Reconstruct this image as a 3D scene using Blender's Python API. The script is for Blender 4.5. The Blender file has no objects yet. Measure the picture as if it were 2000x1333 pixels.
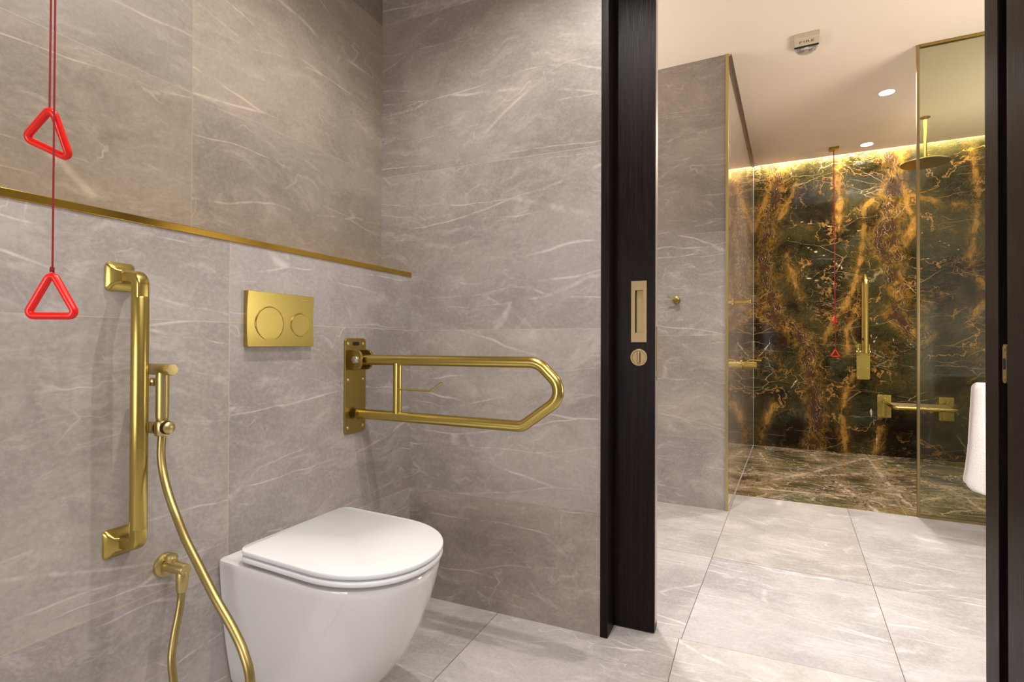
import bpy, bmesh, math, random
from mathutils import Vector, Matrix, noise as mnoise

# ------------------------------------------------------------------ camera, world, lights, exposure
sc = bpy.context.scene
COL = sc.collection
YAW, PITCH, ROLL, F_PX, CY = 0.421093779, 0.00757775, 0.00403162, 1054.277, 663.275
EYE = 0.952
DELTA = 0.478880651 - 0.421093779            # the far room stands turned by this against the near one

def camera():
    cp, sp, cr, sr = math.cos(PITCH), math.sin(PITCH), math.cos(ROLL), math.sin(ROLL)
    P = Matrix(((1, 0, 0), (0, 0, -1), (0, 1, 0)))
    Rp = Matrix(((1, 0, 0), (0, cp, sp), (0, -sp, cp)))
    Rr = Matrix(((cr, -sr, 0), (sr, cr, 0), (0, 0, 1)))
    R = Rr @ Rp @ P                           # rows: right, down, forward
    H = Matrix(((math.cos(YAW), -math.sin(YAW), 0), (math.sin(YAW), math.cos(YAW), 0), (0, 0, 1)))
    X, Y, Z = H @ R[0], -(H @ R[1]), -(H @ R[2])
    M = Matrix(((X[0], Y[0], Z[0], 0), (X[1], Y[1], Z[1], 0), (X[2], Y[2], Z[2], EYE), (0, 0, 0, 1)))
    c = bpy.data.cameras.new('camera'); o = bpy.data.objects.new('camera', c); COL.objects.link(o)
    c.sensor_width = 36; c.sensor_fit = 'HORIZONTAL'; c.lens = F_PX / 2000 * 36
    c.shift_y = -(666.5 - CY) / 2000; c.clip_start = 0.02; c.clip_end = 60
    o.matrix_world = M
    sc.camera = o
camera()

w = bpy.data.worlds.new('world'); sc.world = w; w.use_nodes = True
w.node_tree.nodes['Background'].inputs[0].default_value = (1, .93, .86, 1)
w.node_tree.nodes['Background'].inputs[1].default_value = 0.05
sc.view_settings.view_transform = 'Standard'; sc.view_settings.look = 'None'
sc.view_settings.exposure = 0.50; sc.view_settings.gamma = 1; sc.view_settings.use_curve_mapping = False

I4 = Matrix.Identity(4)
MB_ = Matrix.Rotation(-DELTA, 4, 'Z')         # far-room coordinates -> world

def spot(x, y, z, power, col, ang=110, blend=.6, rad=.035, M=I4, tilt=(0, 0)):
    l = bpy.data.lights.new('downlight_lamp', 'SPOT'); o = bpy.data.objects.new('downlight_lamp', l)
    COL.objects.link(o); l.energy = power; l.color = col; l.spot_size = math.radians(ang); l.spot_blend = blend
    l.shadow_soft_size = rad; o.location = M @ Vector((x, y, z)); o.rotation_euler = (tilt[0], tilt[1], 0)
def area(x, y, z, sx, sy, power, col, M=I4, rot=(0, 0, 0)):
    l = bpy.data.lights.new('fill_light', 'AREA'); o = bpy.data.objects.new('fill_light', l); COL.objects.link(o)  # unseen fill, added to brighten; no fixture belongs to it
    l.shape = 'RECTANGLE'; l.size = sx; l.size_y = sy; l.energy = power; l.color = col
    o.matrix_world = M @ Matrix.Translation((x, y, z)) @ Matrix.Rotation(rot[0], 4, 'X') @ Matrix.Rotation(rot[1], 4, 'Y')

WARM = (1, .84, .66); NEUT = (1, .93, .85); COOL = (1, .965, .94)
# the near room's two recessed ceiling lamps, plus added overhead and rear fill lights
spot(-.51, 1.02, 2.58, 50, NEUT, 126, .55, .02)
spot(-.51, .20, 2.58, 27, NEUT, 112, 1., .02)
area(.75, .2, 2.57, .8, 1.6, 25, (1, .96, .95))
area(-.88, -1.28, .95, .75, 1.0, 11, (1, .96, .96), rot=(math.radians(90), 0))
# hall lamps
spot(-.62, 2.20, 2.58, 108, COOL, 106, 1., .04, MB_)
spot(.30, 2.35, 2.58, 6, COOL, 120, .9, .04, MB_)
spot(1.05, 2.75, 2.58, 23, NEUT, 120, .7, .04, MB_)
# added fill lights beyond the door jambs: one sideways, two brightening the ceiling
area(1.49, 2.75, 1.0, 1.0, .9, 18, NEUT, MB_, rot=(0, math.radians(90)))
area(1.30, 2.95, 1.60, .30, 1.2, 5.4, NEUT, MB_, rot=(math.radians(180), 0))
area(-1.6, 2.60, 1.60, .30, 1.0, 11, NEUT, MB_, rot=(math.radians(180), 0))
# shower downlights, then an overhead fill and an uplight added for brightness
spot(.553, 4.282, 2.60, 66, NEUT, 125, .6, .03, MB_)
spot(.550, 5.225, 2.60, 24, NEUT, 120, .6, .03, MB_)
area(.60, 4.5, 2.60, 1.2, 1.0, 12, NEUT, MB_)
area(1.38, 4.5, 1.9, .2, 1.2, 3.2, NEUT, MB_, rot=(math.radians(180), 0))

# ------------------------------------------------------------------ node helpers
class NT:
    def __init__(s, name):
        s.m = bpy.data.materials.new(name); s.m.use_nodes = True; s.t = s.m.node_tree
        s.bsdf = s.t.nodes['Principled BSDF']
    def n(s, typ, **kw):
        nd = s.t.nodes.new(typ)
        for k, v in kw.items(): setattr(nd, k, v)
        return nd
    def link(s, a, b): s.t.links.new(a, b)
    def put(s, sock, v):
        if hasattr(v, 'is_linked') or isinstance(v, bpy.types.NodeSocket): s.link(v, sock)
        elif isinstance(v, (tuple, list)) and len(v) == 3 and sock.type == 'RGBA': sock.default_value = (*v, 1)
        else: sock.default_value = v
    def math(s, op, a, b=None, c=None, clamp=False):
        nd = s.n('ShaderNodeMath', operation=op, use_clamp=clamp)
        s.put(nd.inputs[0], a)
        if b is not None: s.put(nd.inputs[1], b)
        if c is not None: s.put(nd.inputs[2], c)
        return nd.outputs[0]
    def vmath(s, op, a, b=None):
        nd = s.n('ShaderNodeVectorMath', operation=op); s.put(nd.inputs[0], a)
        if b is not None: s.put(nd.inputs[3] if op == 'SCALE' else nd.inputs[1], b)
        return nd.outputs[0]
    def mix(s, f, a, b, mode='MIX'):
        nd = s.n('ShaderNodeMix', data_type='RGBA', blend_type=mode)
        s.put(nd.inputs[0], f); s.put(nd.inputs[6], a); s.put(nd.inputs[7], b); return nd.outputs[2]
    def noise(s, vec, scale, detail=4, rough=.55, out=0, dist=0):
        nd = s.n('ShaderNodeTexNoise'); s.put(nd.inputs['Vector'], vec); nd.inputs['Scale'].default_value = scale
        nd.inputs['Detail'].default_value = detail; nd.inputs['Roughness'].default_value = rough
        nd.inputs['Distortion'].default_value = dist
        return nd.outputs[out]
    def edge(s, vec, scale, rnd=1.0):
        nd = s.n('ShaderNodeTexVoronoi', feature='DISTANCE_TO_EDGE'); s.put(nd.inputs['Vector'], vec)
        nd.inputs['Scale'].default_value = scale; nd.inputs['Randomness'].default_value = rnd
        return nd.outputs['Distance']
    def ramp(s, v, lo, hi, a=0., b=1., smooth=True):
        nd = s.n('ShaderNodeMapRange'); nd.interpolation_type = 'SMOOTHSTEP' if smooth else 'LINEAR'; nd.clamp = True
        s.put(nd.inputs[0], v); nd.inputs[1].default_value = lo; nd.inputs[2].default_value = hi
        nd.inputs[3].default_value = a; nd.inputs[4].default_value = b; return nd.outputs[0]
    def mapping(s, vec, loc=(0, 0, 0), rot=0, scale=(1, 1, 1)):
        nd = s.n('ShaderNodeMapping'); s.put(nd.inputs[0], vec); nd.inputs[1].default_value = loc
        nd.inputs[2].default_value = (0, 0, rot); nd.inputs[3].default_value = scale; return nd.outputs[0]
    def bump(s, h, strength=.2, dist=.002):
        nd = s.n('ShaderNodeBump'); nd.inputs['Strength'].default_value = strength; nd.inputs['Distance'].default_value = dist
        s.put(nd.inputs['Height'], h); s.link(nd.outputs[0], s.bsdf.inputs['Normal'])
    def set(s, **kw):
        for k, v in kw.items(): s.put(s.bsdf.inputs[k.replace('_', ' ')], v)

def simple(name, col, rough=.5, metal=0, **kw):
    t = NT(name); t.set(Base_Color=(*col, 1), Roughness=rough, Metallic=metal)
    for k, v in kw.items(): t.set(**{k: v})
    return t.m

def stone(name, su, u0, sv, v0, seed, tint=(1, 1, 1), rot=.6, rough=.38, grout=(.50, .41, .31), bright=1., vein=1., coat=0., tone=.1, gw=.0011):
    t = NT(name)
    uv = t.n('ShaderNodeUVMap').outputs[0]
    sp = t.n('ShaderNodeSeparateXYZ'); t.link(uv, sp.inputs[0])
    fu = t.math('DIVIDE', t.math('SUBTRACT', sp.outputs[0], u0), su)
    fv = t.math('DIVIDE', t.math('SUBTRACT', sp.outputs[1], v0), sv)
    cu, cv = t.math('FLOOR', fu), t.math('FLOOR', fv)
    cmb = t.n('ShaderNodeCombineXYZ'); t.link(cu, cmb.inputs[0]); t.link(cv, cmb.inputs[1]); cmb.inputs[2].default_value = seed
    wn = t.n('ShaderNodeTexWhiteNoise', noise_dimensions='3D'); t.link(cmb.outputs[0], wn.inputs['Vector'])
    off = t.vmath('SCALE', wn.outputs['Color'], 17.0)
    p = t.vmath('ADD', uv, off)
    # slow warp so that nothing runs straight
    wv = t.vmath('SUBTRACT', t.noise(p, 2.3, 3, .5, 1), (.5, .5, .5))
    pw = t.vmath('ADD', p, t.vmath('SCALE', wv, .32))
    pf = t.vmath('ADD', pw, t.vmath('SCALE', t.vmath('SUBTRACT', t.noise(p, 14, 3, .6, 1), (.5, .5, .5)), .035))
    cloud = t.noise(pw, 1.9, 9, .66)
    ps = t.vmath('ADD', p, t.vmath('SCALE', wv, .09))              # nearly straight, for the long diagonal strokes
    q = t.mapping(pf, rot=rot, scale=(1.0, 3.4, 1))
    streak = t.noise(q, 6.5, 10, .74)
    grain = t.noise(p, 95, 5, .72)
    dark = (.272, .243, .224); mid = (.392, .352, .328); lite = (.50, .455, .425)
    c = t.mix(t.ramp(cloud, .36, .64), dark, mid)
    c = t.mix(t.ramp(streak, .50, .74, 0, .85), c, lite)
    c = t.mix(t.ramp(streak, .47, .28, 0, .45), c, (.25, .22, .20))
    def hair(src, rt, sc_, scl, wd, goff, lo, hi):
        e = t.ramp(t.edge(t.mapping(src, rot=rt, scale=scl), sc_), .0, wd, 1, 0)
        return t.math('MULTIPLY', e, t.ramp(t.noise(t.vmath('ADD', pw, goff), 4.2, 5, .7), lo, hi))
    v1 = hair(ps, rot + .12, 2.3, (.35, 2.6, 1), .017, (0, 0, 0), .44, .66)
    v2 = hair(ps, rot - .55, 1.7, (.45, 2.6, 1), .012, (3.3, 1.7, 0), .47, .66)
    v3 = hair(pf, 1.1, 7.5, (1, 1.5, 1), .03, (9.3, 4.7, 0), .54, .70)
    cl2 = t.noise(t.vmath('ADD', pw, (6.1, 2.9, 0)), 2.2, 4, .55)
    v4 = t.math('MULTIPLY', t.ramp(t.math('ABSOLUTE', t.math('SUBTRACT', cl2, .53)), 0, .006, 1, 0), t.ramp(t.noise(pw, 3.7, 3, .6), .52, .66))
    vm = t.math('MAXIMUM', t.math('MAXIMUM', v1, t.math('MULTIPLY', v2, .8)), t.math('MAXIMUM', t.math('MULTIPLY', v3, .45), t.math('MULTIPLY', v4, .7)))
    c = t.mix(t.math('MULTIPLY', vm, .72 * vein), c, (.70, .64, .60))
    # soft pale bands and tufts
    band = t.ramp(t.noise(t.mapping(pf, rot=rot + .1, scale=(.45, 2.6, 1)), 3.0, 9, .72), .54, .74)
    c = t.mix(t.math('MULTIPLY', band, .45 * vein), c, (.57, .52, .485))
    c = t.mix(t.ramp(grain, .42, .66, 0, .18), c, (.60, .55, .51))
    c = t.mix(t.ramp(grain, .46, .30, 0, .15), c, (.20, .175, .16))
    br = t.math('MULTIPLY_ADD', t.math('SUBTRACT', wn.outputs['Value'], .5), tone * 2, bright)
    bc = t.n('ShaderNodeCombineXYZ')
    ws = t.n('ShaderNodeSeparateColor'); t.link(wn.outputs['Color'], ws.inputs[0])
    warm = t.math('SUBTRACT', ws.outputs[1], .45)
    for i in range(3): t.link(t.math('MULTIPLY', br, t.math('MULTIPLY', t.math('MULTIPLY_ADD', warm, (.02, -.02, -.12)[i], 1.0), tint[i])), bc.inputs[i])
    c = t.mix(1.0, c, bc.outputs[0], 'MULTIPLY')
    # joints
    def line(f, s_):
        fr = t.math('FRACT', f); d = t.math('MULTIPLY', t.math('MINIMUM', fr, t.math('SUBTRACT', 1.0, fr)), s_)
        return t.math('LESS_THAN', d, gw)
    ln = t.math('MAXIMUM', line(fu, su), line(fv, sv))
    c = t.mix(ln, c, grout)
    t.set(Base_Color=c)
    t.set(Roughness=t.ramp(streak, .3, .8, rough - .05, rough + .08))
    if coat: t.set(Coat_Weight=coat, Coat_Roughness=.03)
    t.bump(t.math('SUBTRACT', t.math('MULTIPLY', streak, .25), ln), .18, .001)
    return t.m

def marble(name, wall=True):
    t = NT(name)
    uv = t.n('ShaderNodeUVMap').outputs[0]
    if not wall: flow = t.mapping(uv, rot=.10, scale=(.70, 1.05, 1))
    else: flow = uv
    w1 = t.vmath('SUBTRACT', t.noise(flow, 2.2, 4, .55, 1), (.5, .5, .5))
    w2 = t.vmath('SUBTRACT', t.noise(flow, 11, 4, .6, 1), (.5, .5, .5))
    p = t.vmath('ADD', flow, t.vmath('ADD', t.vmath('SCALE', w1, .30), t.vmath('SCALE', w2, .05)))
    gr = t.noise(uv, 150, 4, .75); gr2 = t.noise(p, 34, 5, .7)
    zone = t.noise(p, 2.4, 5, .6)
    k = .95 if wall else 1.9
    def C(r, g, b): return (r * k, g * k, b * k)
    c = t.mix(t.ramp(zone, .36, .62), C(.012, .010, .004), C(.056, .047, .016))
    c = t.mix(t.ramp(t.noise(t.vmath('ADD', p, (5.1, 2.2, 0)), 3.1, 4, .6), .52, .70, 0, .8), c, C(.050, .056, .034))
    speck = t.math('MULTIPLY', t.ramp(gr, .50, .68), t.ramp(gr2, .40, .60))
    c = t.mix(t.math('MULTIPLY', speck, .8), c, (.20, .165, .060))
    c = t.mix(t.ramp(gr, .46, .34, 0, .8), c, (.006, .005, .002))
    # rust clouds
    rc = t.math('MULTIPLY', t.ramp(t.noise(t.vmath('ADD', p, (1.7, 8.2, 0)), 2.9, 7, .68), .54, .70), t.ramp(gr2, .36, .60))
    c = t.mix(t.math('MULTIPLY', rc, .75 if wall else .35), c, C(.27, .115, .012))
    dk = t.math('MULTIPLY', t.ramp(t.noise(t.vmath('ADD', p, (4.4, .6, 0)), 2.0, 4, .6), .52, .66), .8)
    c = t.mix(dk, c, (.012, .006, .004))
    # ridged threads
    def ridge(scale, offs, wd, src=p, det=5, r=.6):
        nv = t.noise(t.vmath('ADD', src, offs), scale, det, r)
        return t.ramp(t.math('ABSOLUTE', t.math('SUBTRACT', nv, .5)), 0, wd, 1, 0)
    gate = lambda sc_, offs, lo, hi: t.ramp(t.noise(t.vmath('ADD', p, offs), sc_, 3, .55), lo, hi)
    r1 = t.math('MULTIPLY', ridge(2.6, (7, 3, 0), .012), gate(2.2, (2, 2, 0), .42, .58))
    c = t.mix(t.math('MULTIPLY', r1, .85), c, (.50, .26, .07))
    sp = t.mapping(p, rot=.2 if wall else 0, scale=(1, 2.2, 1))
    r2 = t.math('MULTIPLY', ridge(6.5, (1, 9, 0), .010, sp), gate(1.8, (6, 1, 0), .47, .62))
    c = t.mix(t.math('MULTIPLY', r2, .8), c, (.42, .27, .13))
    pS = t.vmath('ADD', flow, t.vmath('ADD', t.vmath('SCALE', w1, .10), t.vmath('SCALE', w2, .025)))
    e1 = t.math('MULTIPLY', t.ramp(t.edge(t.mapping(pS, rot=.55, scale=(.5, 1.8, 1)), 2.6), 0, .009, 1, 0), gate(2.7, (3, 5, 0), .46, .62))
    c = t.mix(t.math('MULTIPLY', e1, .60), c, (.50, .34, .14))
    e2 = t.math('MULTIPLY', t.ramp(t.edge(t.mapping(pS, rot=-1.15, scale=(.5, 1.9, 1)), 3.0), 0, .009, 1, 0), gate(3.3, (8, 5, 0), .50, .62))
    c = t.mix(t.math('MULTIPLY', e2, .55), c, (.58, .46, .27))
    if not wall:
        r3 = t.math('MULTIPLY', ridge(2.2, (11, 4, 0), .010), gate(1.6, (4, 9, 0), .38, .52))
        c = t.mix(t.math('MULTIPLY', r3, .9), c, (.62, .50, .36))
        r4 = t.math('MULTIPLY', ridge(5, (3, 14, 0), .008), gate(2.6, (7, 7, 0), .46, .60))
        c = t.mix(t.math('MULTIPLY', r4, .6), c, (.55, .45, .33))
        bd = t.math('MULTIPLY', t.ramp(t.noise(t.vmath('ADD', p, (9, 9, 0)), 3.2, 7, .7), .56, .72), .40)
        c = t.mix(bd, c, (.34, .27, .20))
    if not wall: c = t.mix(t.ramp(t.noise(p, 7, 5, .6), .54, .74, .0, .35), c, (.30, .29, .25))
    if not wall:
        for so, rt, of in ((4.2, .25, (2, 6, 0)), (6.5, -.3, (12, 1, 0))):
            ev = t.math('MULTIPLY', t.ramp(t.edge(t.mapping(p, rot=rt, scale=(.8, 1.2, 1)), so), 0, .020, 1, 0), gate(3.1, of, .40, .56))
            c = t.mix(t.math('MULTIPLY', ev, .8), c, (.60, .50, .38))
    # traced courses: distances stored on the mesh, frayed here
    def attr(nm):
        a = t.n('ShaderNodeAttribute', attribute_name=nm, attribute_type='GEOMETRY'); return a.outputs['Fac']
    nz = t.math('SUBTRACT', t.noise(uv, 9, 5, .62), .5); nf = t.math('SUBTRACT', t.noise(uv, 45, 3, .6), .5)
    jit = t.math('ADD', t.math('MULTIPLY', nz, .11), t.math('MULTIPLY', nf, .03))
    jw = t.math('ADD', t.math('MULTIPLY', nz, .035), t.math('MULTIPLY', nf, .010))
    along = t.ramp(t.noise(t.vmath('ADD', uv, (3.1, 7.7, 0)), 3.4, 5, .65), .38, .60, .50, 1.0)
    fray = t.ramp(t.noise(t.mapping(uv, rot=.1, scale=(1.0, .35, 1)), 46, 4, .7), .35, .58)
    if wall:
        sm = t.math('SUBTRACT', t.noise(uv, 4.5, 3, .5), .5)
        jo = t.math('ADD', t.math('MULTIPLY', sm, .10), t.math('ADD', t.math('MULTIPLY', nz, .035), t.math('MULTIPLY', nf, .016)))
        raw = t.math('ADD', attr('d_ochre'), jo); do = t.math('ABSOLUTE', raw)
        tuft = t.ramp(t.noise(t.mapping(p, scale=(1.6, .8, 1)), 22, 8, .8), .42, .60)
        c = t.mix(t.math('MULTIPLY', t.math('MULTIPLY', t.ramp(do, .0, .085, .80, 0), tuft), along), c, (.27, .135, .014))
        c = t.mix(t.math('MULTIPLY', t.math('MULTIPLY', t.ramp(do, .004, .024, .90, 0), t.ramp(fray, 0, 1, .45, 1)), along), c, (.43, .215, .036))
        st1 = t.ramp(t.math('ABSOLUTE', t.math('SINE', t.math('ADD', t.math('MULTIPLY', raw, 260), t.math('MULTIPLY', nz, 6)))), 0, .25, 1, 0)
        c = t.mix(t.math('MULTIPLY', t.math('MULTIPLY', st1, t.ramp(do, .0, .04, .55, 0)), along), c, (.70, .50, .26))
        rt = t.math('ADD', attr('d_trunk'), t.math('ADD', t.math('MULTIPLY', sm, .11), t.math('MULTIPLY', nz, .02))); dt = t.math('ABSOLUTE', rt)
        c = t.mix(t.math('MULTIPLY', t.ramp(dt, .02, .13, .85, 0), tuft), c, (.30, .155, .020))
        c = t.mix(t.math('MULTIPLY', t.ramp(dt, .02, .065, .85, 0), t.ramp(t.noise(p, 8, 5, .7), .38, .54)), c, (.052, .026, .014))
        st2 = t.ramp(t.math('ABSOLUTE', t.math('SINE', t.math('ADD', t.math('MULTIPLY', rt, 150), t.math('MULTIPLY', nz, 9)))), 0, .20, 1, 0)
        g_ = t.ramp(t.noise(t.vmath('ADD', uv, (2.7, 1.3, 0)), 9, 4, .65), .42, .56)
        c = t.mix(t.math('MULTIPLY', t.math('MULTIPLY', st2, t.ramp(dt, .02, .10, .90, 0)), g_), c, (.66, .48, .32))
    dw = t.math('ABSOLUTE', t.math('ADD', attr('d_white'), t.math('MULTIPLY', jw, 1.0 if wall else 2.2)))
    c = t.mix(t.ramp(dw, .0005, .006 if wall else .012, .85 if wall else .7, 0), c, (.80, .68, .50))
    if not wall:
        c = t.mix(t.math('MULTIPLY', t.ramp(dw, .0, .16, .6, 0), fray), c, (.42, .30, .19))
        sx = t.n('ShaderNodeSeparateXYZ'); t.link(uv, sx.inputs[0])
        c = t.mix(t.math('LESS_THAN', t.math('ABSOLUTE', t.math('SUBTRACT', sx.outputs[0], .567)), .0022), c, (.33, .28, .20))
    t.set(Base_Color=c, Roughness=.09 if wall else .22)
    t.bsdf.inputs['Specular IOR Level'].default_value = .12 if wall else .4
    return t.m

def brass(name, col=(.56, .40, .125), rough=.27):
    t = NT(name)
    tc = t.n('ShaderNodeTexCoord').outputs['Object']
    g = t.noise(t.mapping(tc, scale=(1600, 1600, 30)), 1.0, 1, .5)
    t.set(Base_Color=t.mix(g, tuple(c * .93 for c in col), tuple(min(1, c * 1.05) for c in col)), Metallic=1.0, Roughness=rough)
    return t.m

def wood(name, base=(.010, .0055, .0045), lite=(.030, .018, .014), rough=.33):
    t = NT(name); uv = t.n('ShaderNodeUVMap').outputs[0]
    g = t.noise(t.mapping(uv, scale=(90, 2.0, 1)), 1.0, 6, .65)
    g2 = t.noise(t.mapping(uv, scale=(420, 7, 1)), 1.0, 3, .6)
    c = t.mix(t.ramp(g, .35, .68), base, lite)
    c = t.mix(t.ramp(g2, .50, .72, 0, .5), c, (.026, .017, .014)); t.bsdf.inputs['Specular IOR Level'].default_value = .12
    t.set(Base_Color=c, Roughness=t.ramp(g2, .3, .7, rough, rough + .15)); t.bump(g2, .25, .0006)
    return t.m

def emit(name, col, strength):
    t = NT(name); t.set(Base_Color=(0, 0, 0, 1), Emission_Color=(*col, 1), Emission_Strength=strength); return t.m

M = dict(
    brass=brass('brushed_brass', (.52, .405, .115), .27), brass_soft=brass('satin_brass', (.58, .47, .20), .36),
    profile=brass('bronze_profile', (.36, .28, .14), .36),
    brass_dark=brass('bronzed_brass', (.38, .285, .080), .32),
    hose=brass('brass_hose', (.42, .335, .13), .38),
    trim=brass('gold_trim', (.62, .41, .075), .16),
    champagne=simple('champagne_metal', (.36, .27, .14), .48, 1.0),
    alu=simple('pale_aluminium', (.62, .56, .53), .4, 1.0),
    wood=wood('dark_stained_oak', (.0050, .0026, .0024), (.013, .0070, .0062)), groove=simple('groove_black', (.004, .003, .003), .7),
    ceramic=simple('glazed_ceramic', (.76, .755, .76), .08, Coat_Weight=.5, Coat_Roughness=.05),
    seat=simple('white_seat_plastic', (.87, .89, .91), .20),
    red=simple('red_plastic', (.80, .010, .006), .28), cord=simple('red_cord', (.25, .004, .008), .7),
    black=simple('black_plastic', (.01, .01, .01), .5),
    screw=simple('steel_screw', (.55, .53, .48), .3, 1.0),
    white=simple('white_plastic', (.72, .68, .85), .4),
    plaster=simple('painted_plaster', (.86, .74, .61), .75),
    beacon=simple('beacon_housing', (.62, .55, .40), .4),
    clear=simple('clear_lens', (.92, .92, .90), .06, Transmission_Weight=.85),
    mirror=simple('reflector', (.7, .7, .68), .15, 1.0),
    darkred=simple('red_lettering', (.30, .02, .01), .5),
    bulb=emit('lamp_disc', (1, .93, .80), 30), led=emit('led_strip', (1, .95, .88), 72),
    bead=simple('silicone_bead', (.34, .32, .29), .4),
    bezel=simple('lamp_bezel', (.75, .72, .66), .4),
)
def towel_mat():
    t = NT('terry_cotton'); tc = t.n('ShaderNodeTexCoord').outputs['Object']
    g = t.noise(tc, 260, 4, .7)
    t.set(Base_Color=t.mix(t.ramp(g, .3, .7), (.72, .68, .66), (.88, .85, .83)), Roughness=.95); t.bump(g, .8, .004)
    return t.m
M['towel'] = towel_mat()
def glass_mat():
    t = NT('screen_glass')
    out = t.t.nodes['Material Output']
    gl = t.n('ShaderNodeBsdfGlossy'); gl.inputs['Roughness'].default_value = 0.01; gl.inputs['Color'].default_value = (1, 1, 1, 1)
    tr = t.n('ShaderNodeBsdfTransparent'); tr.inputs['Color'].default_value = (.88, .90, .80, 1)
    fr = t.n('ShaderNodeFresnel'); fr.inputs['IOR'].default_value = 1.5
    mx = t.n('ShaderNodeMixShader'); t.link(fr.outputs[0], mx.inputs[0]); t.link(tr.outputs[0], mx.inputs[1]); t.link(gl.outputs[0], mx.inputs[2])
    t.link(mx.outputs[0], out.inputs['Surface']); return t.m
M['glass'] = glass_mat()

M['st_left'] = stone('grey_stone_left', 1.2, .944, .6, .402, 3, tint=(1.0, 1.01, 1.035), rot=.80, bright=1.0)
M['st_up'] = stone('grey_stone_upper', 1.2, .940, .6, .402, 8, tint=(1.0, .955, .85), rot=.85, bright=.74, grout=(.36, .31, .26), gw=.0008)  # same stone as below, colour darkened to imitate light falling off
M['st_w2'] = stone('grey_stone_end', 1.2, -1.42, .6, .402, 5, tint=(1.0, .985, .965), rot=.38, bright=.92, grout=(.42, .37, .32), gw=.0008)
M['st_w3'] = stone('grey_stone_hall', 1.2, -1.3, .6, .402, 11, tint=(1.0, .985, .985), rot=.60, bright=.97, grout=(.42, .37, .32), gw=.0009)
M['st_side'] = stone('polished_stone', 6, -1.2, .6, .402, 14, tint=(1.0, .90, .78), rot=1.2, bright=1.45, coat=1.0, rough=.16, vein=.7)
M['st_fl'] = stone('floor_stone_near', .603, -.823, 1.2, 1.822, 21, tint=(1.0, 1.055, 1.12), rot=-.5, bright=1.34, vein=.7, grout=(.12, .09, .075), tone=.03, rough=.34)
M['st_fb'] = stone('floor_stone_far', .602, -.318, 1.2, 2.56, 25, tint=(1.0, 1.045, 1.09), rot=-.5, bright=1.22, vein=.7, grout=(.12, .09, .075), tone=.03, rough=.34)
M['mb_wall'] = marble('green_marble_wall', True)
M['mb_floor'] = marble('green_marble_floor', False)

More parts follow.
